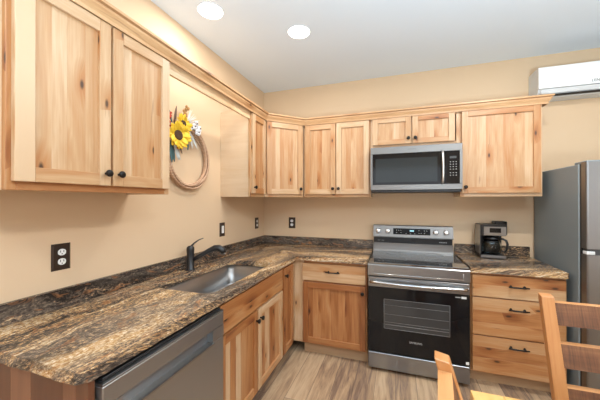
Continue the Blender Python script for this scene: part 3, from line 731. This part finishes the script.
m = MB(); m.box((1.9255, f0 + .001, 1.5705), (MX1 - .0205, f1, 1.8525), MBG, bev=.001); kp = m.build('control_panel', mw)
MB().box((1.962, f0 - .0004, 1.788), (2.012, f0 + .001, 1.806), MDG, bev=0).build('display', kp)
for r_ in range(6):
    for c_ in range(3):
        x = 1.962 + c_ * .022; z = 1.755 - r_ * .021 - (.01 if r_ > 3 else 0); MB().box((x, f0 - .0004, z), (x + .008, f0 + .001, z + .005), MTXT, bev=0).build('key', kp)
text('logo', 'SAMSUNG', (1.66, f0 - .0002, 1.885), (PI / 2, 0, 0), .017, MTXD, fc_)

# ------------------------------------------------------------------ refrigerator
fr = thing('refrigerator', 'tall grey stainless top-freezer refrigerator at the right end of the counter', 'refrigerator', (3.08, -.38, 0))
FX0, FX1 = 2.702, 3.46
m = MB(); m.box((FX0, -.690, .02), (FX1, -.03, 1.672), MFRS, bev=.006); bd = m.build('cabinet_body', fr)
for x in (FX0 + .06, FX1 - .06):
    for y in (-.62, -.1): MB().lathe([(.02, 0), (.02, .021)], MBP, (x, y, 0), 2, 12).build('foot', fr)
def fdoor(z0, z1, nm):
    m = MB(); r = .012
    pts = [(FX0 + .004, -.712), (FX0 + .004, -.768 + r), (FX0 + .004 + r * .3, -.768 + r * .3), (FX0 + .004 + r, -.768), (FX1 - .004 - r, -.768), (FX1 - .004, -.768 + r), (FX1 - .004, -.712)]
    m.prism(pts, z0, z1, MFRD, 2); return m.build(nm, fr)
fd = fdoor(1.108, 1.680, 'freezer_door'); rd = fdoor(.06, 1.068, 'refrigerator_door')
MB().box((FX0 + .006, -.7115, .06), (FX1 - .006, -.6905, 1.672), MBP).build('door_gasket', fr)
MB().box((FX0 + .01, -.762, 1.0685), (FX1 - .01, -.715, 1.1075), MDG, bev=0).build('handle_recess', fr)
MB().box((FX0 + .006, -.765, 1.070), (FX0 + .05, -.7195, 1.092), MACG, bev=.003).build('hinge', fr, label='light grey middle hinge')
MB().box((FX0 + .01, -.76, 1.6725), (FX0 + .09, -.62, 1.690), MFRS, bev=.004).build('hinge_cover', fr)
MB().box((FX0 + .02, -.70, .0), (FX1 - .02, -.67, .0195), MBP).build('base_grille', fr)

# ------------------------------------------------------------------ mini-split air conditioner
ac = thing('air_conditioner', 'white wall-mounted mini-split air conditioner above the refrigerator', 'air conditioner', (3.1, -.1, 2.31))
AX0, AX1 = 2.672, 3.56
m = MB(); m.prism([(-.003, 2.312), (-.12, 2.312), (-.165, 2.335), (-.182, 2.362), (-.188, 2.54), (-.16, 2.556), (-.003, 2.556)], AX0 + .003, AX1 - .003, MACG, 0); m.build('body', ac, label='light grey body and end caps')
m = MB(); m.prism([(-.190, 2.370), (-.204, 2.372), (-.206, 2.38), (-.204, 2.548), (-.190, 2.556)], AX0, AX1, MACW, 0); fp = m.build('front_panel', ac)
m = MB(); m.prism([(-.145, 2.3215), (-.163, 2.330), (-.166, 2.325), (-.145, 2.316)], AX0 + .05, AX1 - .05, MBP, 0); m.build('air_slot', ac)
m = MB(); m.prism([(-.172, 2.336), (-.184, 2.360), (-.196, 2.366), (-.182, 2.334)], AX0 + .02, AX1 - .02, MACG, 0); m.build('louver', ac)
text('logo', 'LENNOX', (3.083, -.2068, 2.396), (PI / 2, 0, 0), .030, MTXD, fp)

# ------------------------------------------------------------------ coffee maker
CX0, CX1, CY0, CY1 = 2.236, 2.428, -.235, -.045
cm = thing('coffee_maker', 'black and steel drip coffee maker with glass carafe on the right counter', 'coffee maker', (2.33, -.13, .914))
m = MB(); m.box((CX0, CY0, .9145), (CX1, CY1, .948), MBP, bev=.006); m.box((CX0, CY1 - .07, .948), (CX1, CY1, 1.12), MBP, bev=.003)
m.box((CX0, CY0 + .03, .948), (CX0 + .012, CY1 - .07, 1.12), MBP, bev=.002); m.build('housing', cm)
m = MB(); m.box((CX0 + .001, CY0 - .002, .922), (CX1 - .001, CY0 + .004, .945), MST, bev=.001); m.build('base_trim', cm, label='stainless strip around the base')
m = MB(); m.box((CX0, CY0 - .004, 1.117), (CX1, CY1, 1.215), MBP, bev=.005); hdm = m.build('brew_head', cm)
m = MB(); m.box((CX0 + .022, CY0 - .008, 1.12), (CX1 - .002, CY0 - .0035, 1.197), MST, bev=.001); fpn = m.build('front_plate', hdm, label='stainless front plate')
MB().box((CX0 + .065, CY0 - .0095, 1.145), (CX1 - .042, CY0 - .0075, 1.185), MBG, bev=0).build('display', fpn)
m = MB(); m.box((CX0 - .003, CY0 + .02, .95), (CX0 - .0002, CY1 - .01, 1.21), MST, bev=0); m.build('side_panel', cm, label='stainless left side')
m = MB(); m.box((CX1 + .0005, CY1 - .10, 1.118), (CX1 + .035, CY1 - .005, 1.238), MBP, bev=.004); m.box((CX1 - .06, CY1 - .10, 1.2155), (CX1 + .035, CY1 - .005, 1.238), MBP, bev=.004); tk = m.build('water_tank', cm)
m = MB()
for z in (1.148, 1.175, 1.202): m.lathe([(.0045, 0), (.0045, -.002)], MWHT, (CX1 + .018, CY1 - .1, z), 1, 8)
m.build('level_marks', tk)
ccx, ccy = (CX0 + CX1) / 2 + .004, CY0 + .065
m = MB(); m.lathe([(.052, .003), (.066, .012), (.074, .045), (.072, .08), (.060, .115), (.052, .130), (.050, .130), (.057, .114), (.069, .08), (.071, .045), (.063, .014), (.050, .006)], MGL, (ccx, ccy, .948), 2, 28)
cf = m.build('carafe', cm)
m = MB(); m.lathe([(.053, 0), (.056, .004), (.056, .018), (.045, .024), (.01, .026)], MBP, (ccx, ccy, 1.0785), 2, 24); m.build('carafe_lid', cf)
m = MB(); m.lathe([(.0605, 0), (.0605, .010), (.0585, .010), (.0585, 0)], MBP, (ccx, ccy, 1.055), 2, 24); m.build('carafe_band', cf)
hx, hy = .8, -.6
m = MB(); m.tube([(ccx + r * hx, ccy + r * hy, z) for r, z in ((.055, 1.085), (.085, 1.09), (.112, 1.078), (.122, 1.05), (.118, 1.005), (.100, .975), (.076, .985))], [.008, .009, .010, .010, .009, .007, .006], MBP, 8); m.build('carafe_handle', cf)
cord = MB().tube([(2.43, -.07, .921), (2.47, -.10, .919), (2.49, -.14, .919), (2.46, -.16, .919), (2.47, -.12, .919), (2.52, -.11, .919), (2.55, -.14, .919)], .0045, MBP, 6)
cord.build('power_cord', cm)

# ------------------------------------------------------------------ wall plates
def plate(kind, label, fr, wd=.083, h=.127):
    o = fr.to_translation(); t = thing('wall_outlet' if kind == 'outlet' else 'light_switch', label, 'outlet' if kind == 'outlet' else 'switch', o)
    m = MB(fr); a, b = wd / 2, h / 2; V = [(-a, .001, -b), (a, .001, -b), (a, .001, b), (-a, .001, b), (-a + .008, .007, -b + .008), (a - .008, .007, -b + .008), (a - .008, .007, b - .008), (-a + .008, .007, b - .008)]
    m.add(V, [[0, 1, 2, 3], [4, 5, 6, 7], [0, 1, 5, 4], [1, 2, 6, 5], [2, 3, 7, 6], [3, 0, 4, 7]], MBRZ); m.build('wall_plate', t)
    if kind == 'outlet':
        for z in (-.0225, .0225):
            m = MB(fr); pts = [(.018 * max(-.93, min(.93, math.cos(2 * PI * k / 24))), z + .0155 * math.sin(2 * PI * k / 24)) for k in range(24)]
            m.prism(pts, .0072, .010, MWHT, 1); s = m.build('socket', t, label='white receptacle face')
            m = MB(fr)
            for x in (-.007, .007): m.box((x - .0014, .0098, z - .001), (x + .0014, .0104, z + .009), MBP, bev=0)
            m.lathe([(.0026, 0), (.0026, .0006)], MBP, (0, .0098, z - .008), 1, 8); m.build('slot', s)
    else:
        m = MB(fr); m.box((-.017, .0072, -.034), (.017, .011, .034), MWHT, bev=.002); m.build('rocker', t, label='white rocker')
plate('outlet', 'bronze-plated wall outlet under the big near cabinet on the left wall', frame((0, -2.208, 1.155), (0, 1, 0)))
plate('switch', 'bronze-plated light switch on the left wall between the faucet and the corner', frame((0, -.88, 1.158), (0, 1, 0)))
plate('outlet', 'bronze-plated outlet on the left wall just before the room corner', frame((0, -.197, 1.166), (0, 1, 0)))
plate('outlet', 'bronze-plated outlet on the back wall between the room corner and the range', frame((.364, 0, 1.165), (1, 0, 0)))

# ------------------------------------------------------------------ rope wreath
wr = thing('rope_wreath', 'coiled lariat rope wreath with sunflowers hanging on the left wall', 'wreath', (.01, -1.385, 1.75))
wc = (-1.358, 1.752)
for k in range(9):
    r0 = .232 - .014 * (k % 3) ; P = []; ph = random.random() * 6; xx = .014 + .012 * (k // 3) + .003 * (k % 2)
    for i in range(64):
        a = 2 * PI * i / 64; rr = r0 + .006 * math.sin(2 * a + ph) + .003 * math.sin(5 * a + ph * 2)
        P.append((xx + .003 * math.sin(3 * a + ph), wc[0] + rr * math.cos(a) * 1.0, wc[1] + rr * math.sin(a)))
    MB().tube(P, .0075, MROPE, 8, True).build('rope_coil', wr)
MB().tube([(.03, -1.30, 1.548), (.042, -1.25, 1.562), (.045, -1.20, 1.60), (.04, -1.165, 1.635)], [.008, .008, .009, .005], MROPE, 8).build('rope_end', wr)
def petal(m, M, L, wd, mat, cup=.25):
    n = 6; V = []; F = []
    for i in range(n + 1):
        t = i / n; ww = wd * math.sin(PI * min(1, t * .92 + .06)) ** .7; z = cup * L * t * t * .6
        for s_, zz in ((-1, .08), (0, 0), (1, .08)): V.append((L * t, s_ * ww / 2, z + zz * ww))
    for i in range(n):
        for j in (0, 1): a = i * 3 + j; F.append([a, a + 1, a + 4, a + 3])
    V2 = V + [(x, y, z - .0008) for x, y, z in V]; o = len(V); F2 = F + [[q + o for q in f[::-1]] for f in F]
    bd = [i * 3 for i in range(n + 1)] + [n * 3 + 1] + [i * 3 + 2 for i in range(n, -1, -1)] + [1]
    F2 += [[bd[i], bd[(i + 1) % len(bd)], bd[(i + 1) % len(bd)] + o, bd[i] + o] for i in range(len(bd))]
    m.add(V2, F2, mat, M=M, smooth=True)
def flower(c, r, nrm, mat_p, mat_c, np_, name, rc):
    q = Vector(nrm).to_track_quat('Z', 'Y').to_matrix().to_4x4(); B = Matrix.Translation(c) @ q
    m = MB()
    for L in range(2):
        for k in range(np_):
            a = 2 * PI * (k + .5 * L) / np_ + random.uniform(-.08, .08)
            petal(m, B @ Matrix.Rotation(a, 4, 'Z') @ Matrix.Translation((rc * .6, 0, .002 * L)) @ Matrix.Rotation(random.uniform(-.25, .1), 4, 'Y'), (r - rc * .6) * random.uniform(.88, 1.08), r * .42, mat_p)
    p = m.build(name, wr)
    if mat_c:
        m = MB(); m.lathe([(rc * .5, -.006), (rc, 0), (rc, .006), (rc * .75, .012), (rc * .3, .010), (.001, .009)], mat_c, (0, 0, 0), 2, 18, M=B); m.build('flower_centre', p)
    return p
flower((.075, -1.52, 1.885), .098, (1, -.15, .05), MPET, MCEN, 14, 'sunflower', .036)
flower((.062, -1.455, 1.985), .078, (1, .05, .3), MPET, MCEN, 12, 'sunflower', .024)
def blade(name, a, b, wd, mat, n=1, spread=0):
    for k in range(n):
        A = Vector(a); B_ = Vector(b) + Vector((random.uniform(-.3, .3), random.uniform(-1, 1), random.uniform(-1, 1))) * spread
        d = B_ - A; L = d.length; X = d.normalized(); Z = (Vector((1, 0, 0)) - X * X.x).normalized(); Y = Z.cross(X)
        M = Matrix(((X.x, Y.x, Z.x, A.x), (X.y, Y.y, Z.y, A.y), (X.z, Y.z, Z.z, A.z), (0, 0, 0, 1)))
        m = MB(); petal(m, M, L, wd, mat, .1); m.build(name, wr)
for c in ((.05, -1.33, 1.995), (.055, -1.275, 1.99), (.06, -1.30, 1.955), (.05, -1.365, 1.98), (.05, -1.31, 2.02)):
    m = MB()
    for k in range(5):
        a = k * 1.257; m.ball((c[0] + random.uniform(0, .012), c[1] + .014 * math.cos(a), c[2] + .013 * math.sin(a)), random.uniform(.011, .015), MCOT, 8)
    bb = m.build('cotton_bloom', wr, label='white cotton blossom')
    m = MB(); m.ball((c[0] + .018, c[1], c[2]), .006, MBRN, 6); m.build('bloom_centre', bb)
for c in ((-1.572, 2.005), (-1.58, 1.955), (-1.56, 2.035), (-1.47, 1.815), (-1.495, 1.80), (-1.585, 1.985), (-1.43, 1.86)):
    m = MB()
    for k in range(6): m.ball((.045 + random.uniform(-.01, .01), c[0] + random.uniform(-.016, .016), c[1] + random.uniform(-.016, .016)), .009, MRED, 7)
    m.build('berry_cluster', wr, label='rust-red berries')
for a, b in (((.05, -1.46, 1.99), (.05, -1.405, 2.12)),):
    m = MB()
    m.tube([a, tuple((Vector(a) + Vector(b)) / 2), b], .003, MBRN, 5)
    for k in range(14):
        p = Vector(a).lerp(Vector(b), .3 + .7 * k / 13); m.ball((p.x + random.uniform(-.01, .01), p.y + random.uniform(-.014, .014), p.z), (.010, .011, .012), MTWIG, 7)
    m.build('seed_head', wr, label='tan dried seed head')
blade('leaf', (.04, -1.52, 1.97), (.04, -1.505, 2.10), .022, MBRN); blade('leaf', (.04, -1.54, 1.97), (.03, -1.58, 2.09), .02, MTEAL)
blade('leaf', (.05, -1.40, 1.90), (.05, -1.40, 1.80), .03, MTEAL); blade('leaf', (.05, -1.56, 1.84), (.05, -1.55, 1.70), .035, MTEAL, 2, .03)
blade('leaf', (.05, -1.53, 1.84), (.05, -1.49, 1.70), .03, MPALE, 2, .025); blade('leaf', (.04, -1.57, 1.78), (.04, -1.55, 1.67), .028, MCOT)
blade('leaf', (.04, -1.36, 1.95), (.04, -1.31, 1.85), .018, MPALE, 3, .03); blade('leaf', (.05, -1.50, 1.86), (.06, -1.47, 1.76), .022, MBRN)
for k in range(9):
    m = MB(); e = (.04 + random.uniform(0, .03), -1.30 + random.uniform(-.07, .06), 2.09 + random.uniform(-.05, .03))
    a = Vector((.04, -1.42, 1.98)); bq = Vector(e); md_ = a.lerp(bq, .5) + Vector((.01, 0, .01)); m.tube([a, md_, bq], [.003, .0035, .001], MPALE, 5); m.build('sprig', wr, label='thin pale sprig')

# ------------------------------------------------------------------ ceiling downlights
for i, (x, y) in enumerate(LIGHTS):
    lb = ('round recessed ceiling light nearest the middle of the ceiling', 'round recessed ceiling light above the left wall cabinet, nearest the left wall')
    t = thing('ceiling_light', lb[i] if i < 2 else 'round recessed ceiling light out of the frame, number of its place unseen'.replace(', number of its place unseen', ' above the %s' % ('refrigerator side of the room', 'dining side by the left wall', 'dining table', 'far window end')[i - 2]), 'ceiling light', (x, y, H))
    MB().lathe([(.088, -.0005), (.088, -.004), (.086, -.006), (.084, -.006), (.084, -.0005)], MWHT, (x, y, H), 2, 32).build('trim_ring', t)
    MB().lathe([(.0835, -.0005), (.0835, -.005), (.01, -.0065)], MGLOW, (x, y, H), 2, 32).build('diffuser', t)

# ------------------------------------------------------------------ dining table and chairs
tb = thing('dining_table', 'yellow pine plank dining table whose corner shows at the bottom edge', 'table', (2.45, -2.42, 0))
m = MB(); x = 1.775; k = 0
while x < 3.17:
    m.box((x, -2.87, .712), (x + .0995, -1.972, .75), MTB, 1, .1 + .15 * (k % 3), bev=.002); x += .1; k += 1
m.build('tabletop', tb)
m = MB()
for lo, hi in (((1.84, -2.80, .62), (3.11, -2.775, .7115)), ((1.84, -2.065, .62), (3.11, -2.04, .7115)), ((1.84, -2.775, .62), (1.865, -2.065, .7115)), ((3.085, -2.775, .62), (3.11, -2.065, .7115))):
    m.box(lo, hi, MTB, 0, .3)
m.build('apron', tb)
for x in (1.80, 3.08):
    for y in (-2.81, -2.10): MB().box((x, y, 0), (x + .07, y + .07, .7115), MTB, 2, .3, bev=.004).build('leg', tb)

def chair(label, loc, rz, tones):
    """ladder-back chair, local: back at y=0, seat towards -y, x across, posts lean towards +y"""
    t = bpy.data.objects.new('dining_chair', None); col.objects.link(t); t.location = loc; t.rotation_euler = (0, 0, rz)
    t['label'] = label; t['category'] = 'chair'; t['group'] = 'ladder-back dining chairs'; t['_base'] = [0, 0, 0]
    W, T = .215, .046; zs, zt = .44, 1.012; ln = .30
    def lean(z): return 0 if z < zs else (z - zs) * ln
    for s_ in (-1, 1):
        m = MB(); x0 = s_ * W - T / 2; x1 = s_ * W + T / 2
        V = []
        for z, dy in ((0, .03), (zs, 0), (zt, lean(zt))):
            for x, y in ((x0, dy - .018), (x1, dy - .018), (x1, dy + .018), (x0, dy + .018)): V.append((x, y, z + (0.006 * (y > dy) if z == zt else 0)))
        F = [[0, 1, 2, 3], [8, 9, 10, 11]] + [[i * 4 + k, i * 4 + (k + 1) % 4, i * 4 + 4 + (k + 1) % 4, i * 4 + 4 + k] for i in (0, 1) for k in range(4)]
        m.add(V, F, MCH, 2, tones[0]); o = m.build('back_post', t)
        bv = o.modifiers.new('bevel', 'BEVEL'); bv.width = .003; bv.segments = 2
        MB().box((x0, -.43, 0), (x1, -.385, .4195), MCH, 2, tones[0], bev=.003).build('front_leg', t)
        MB().box((x0 + .01, -.3845, .20), (x1 - .01, -.02, .235), MCH, 1, tones[0]).build('side_stretcher', t)
    for z0 in (.905, .752, .600):
        m = MB(); h = .085; y0 = lean(z0 - .0); y1 = lean(z0 + h); x = W - T / 2 - .0005
        V = [(sx * x, yy + d, z) for z, yy in ((z0, y0), (z0 + h, y1)) for sx, d in ((-1, -.016), (1, -.016), (1, .016), (-1, .016))]
        m.add(V, [[0, 1, 5, 4], [1, 2, 6, 5], [2, 3, 7, 6], [3, 0, 4, 7]], MRS, 0, tones[1]); m.add(V, [[0, 1, 2, 3], [4, 5, 6, 7]], MCH, 0, .2)
        bmesh.ops.remove_doubles(m.bm, verts=m.bm.verts[:], dist=1e-5)
        m.build('back_slat', t, label='rough-sawn darker brown slat')
    m = MB(); xs = -W - .02
    for k in range(4): m.box((xs + k * .1175, -.45, .42), (xs + k * .1175 + .117, -.03, .445), MCH, 1, .2 + .1 * (k % 2), bev=.003)
    m.build('seat', t)
    return t
chair('ladder-back wooden dining chair at the right edge, beyond the table, showing three dark slats', (2.142 + .215, -1.785, 0), 0, (.35, .35))
chair('ladder-back dining chair seen edge-on, left of the table, mostly its tall post', (1.783, -2.534, 0), math.radians(90 - 7), (.3, .3))

for o in bpy.data.objects:
    if '_base' in o: del o['_base']
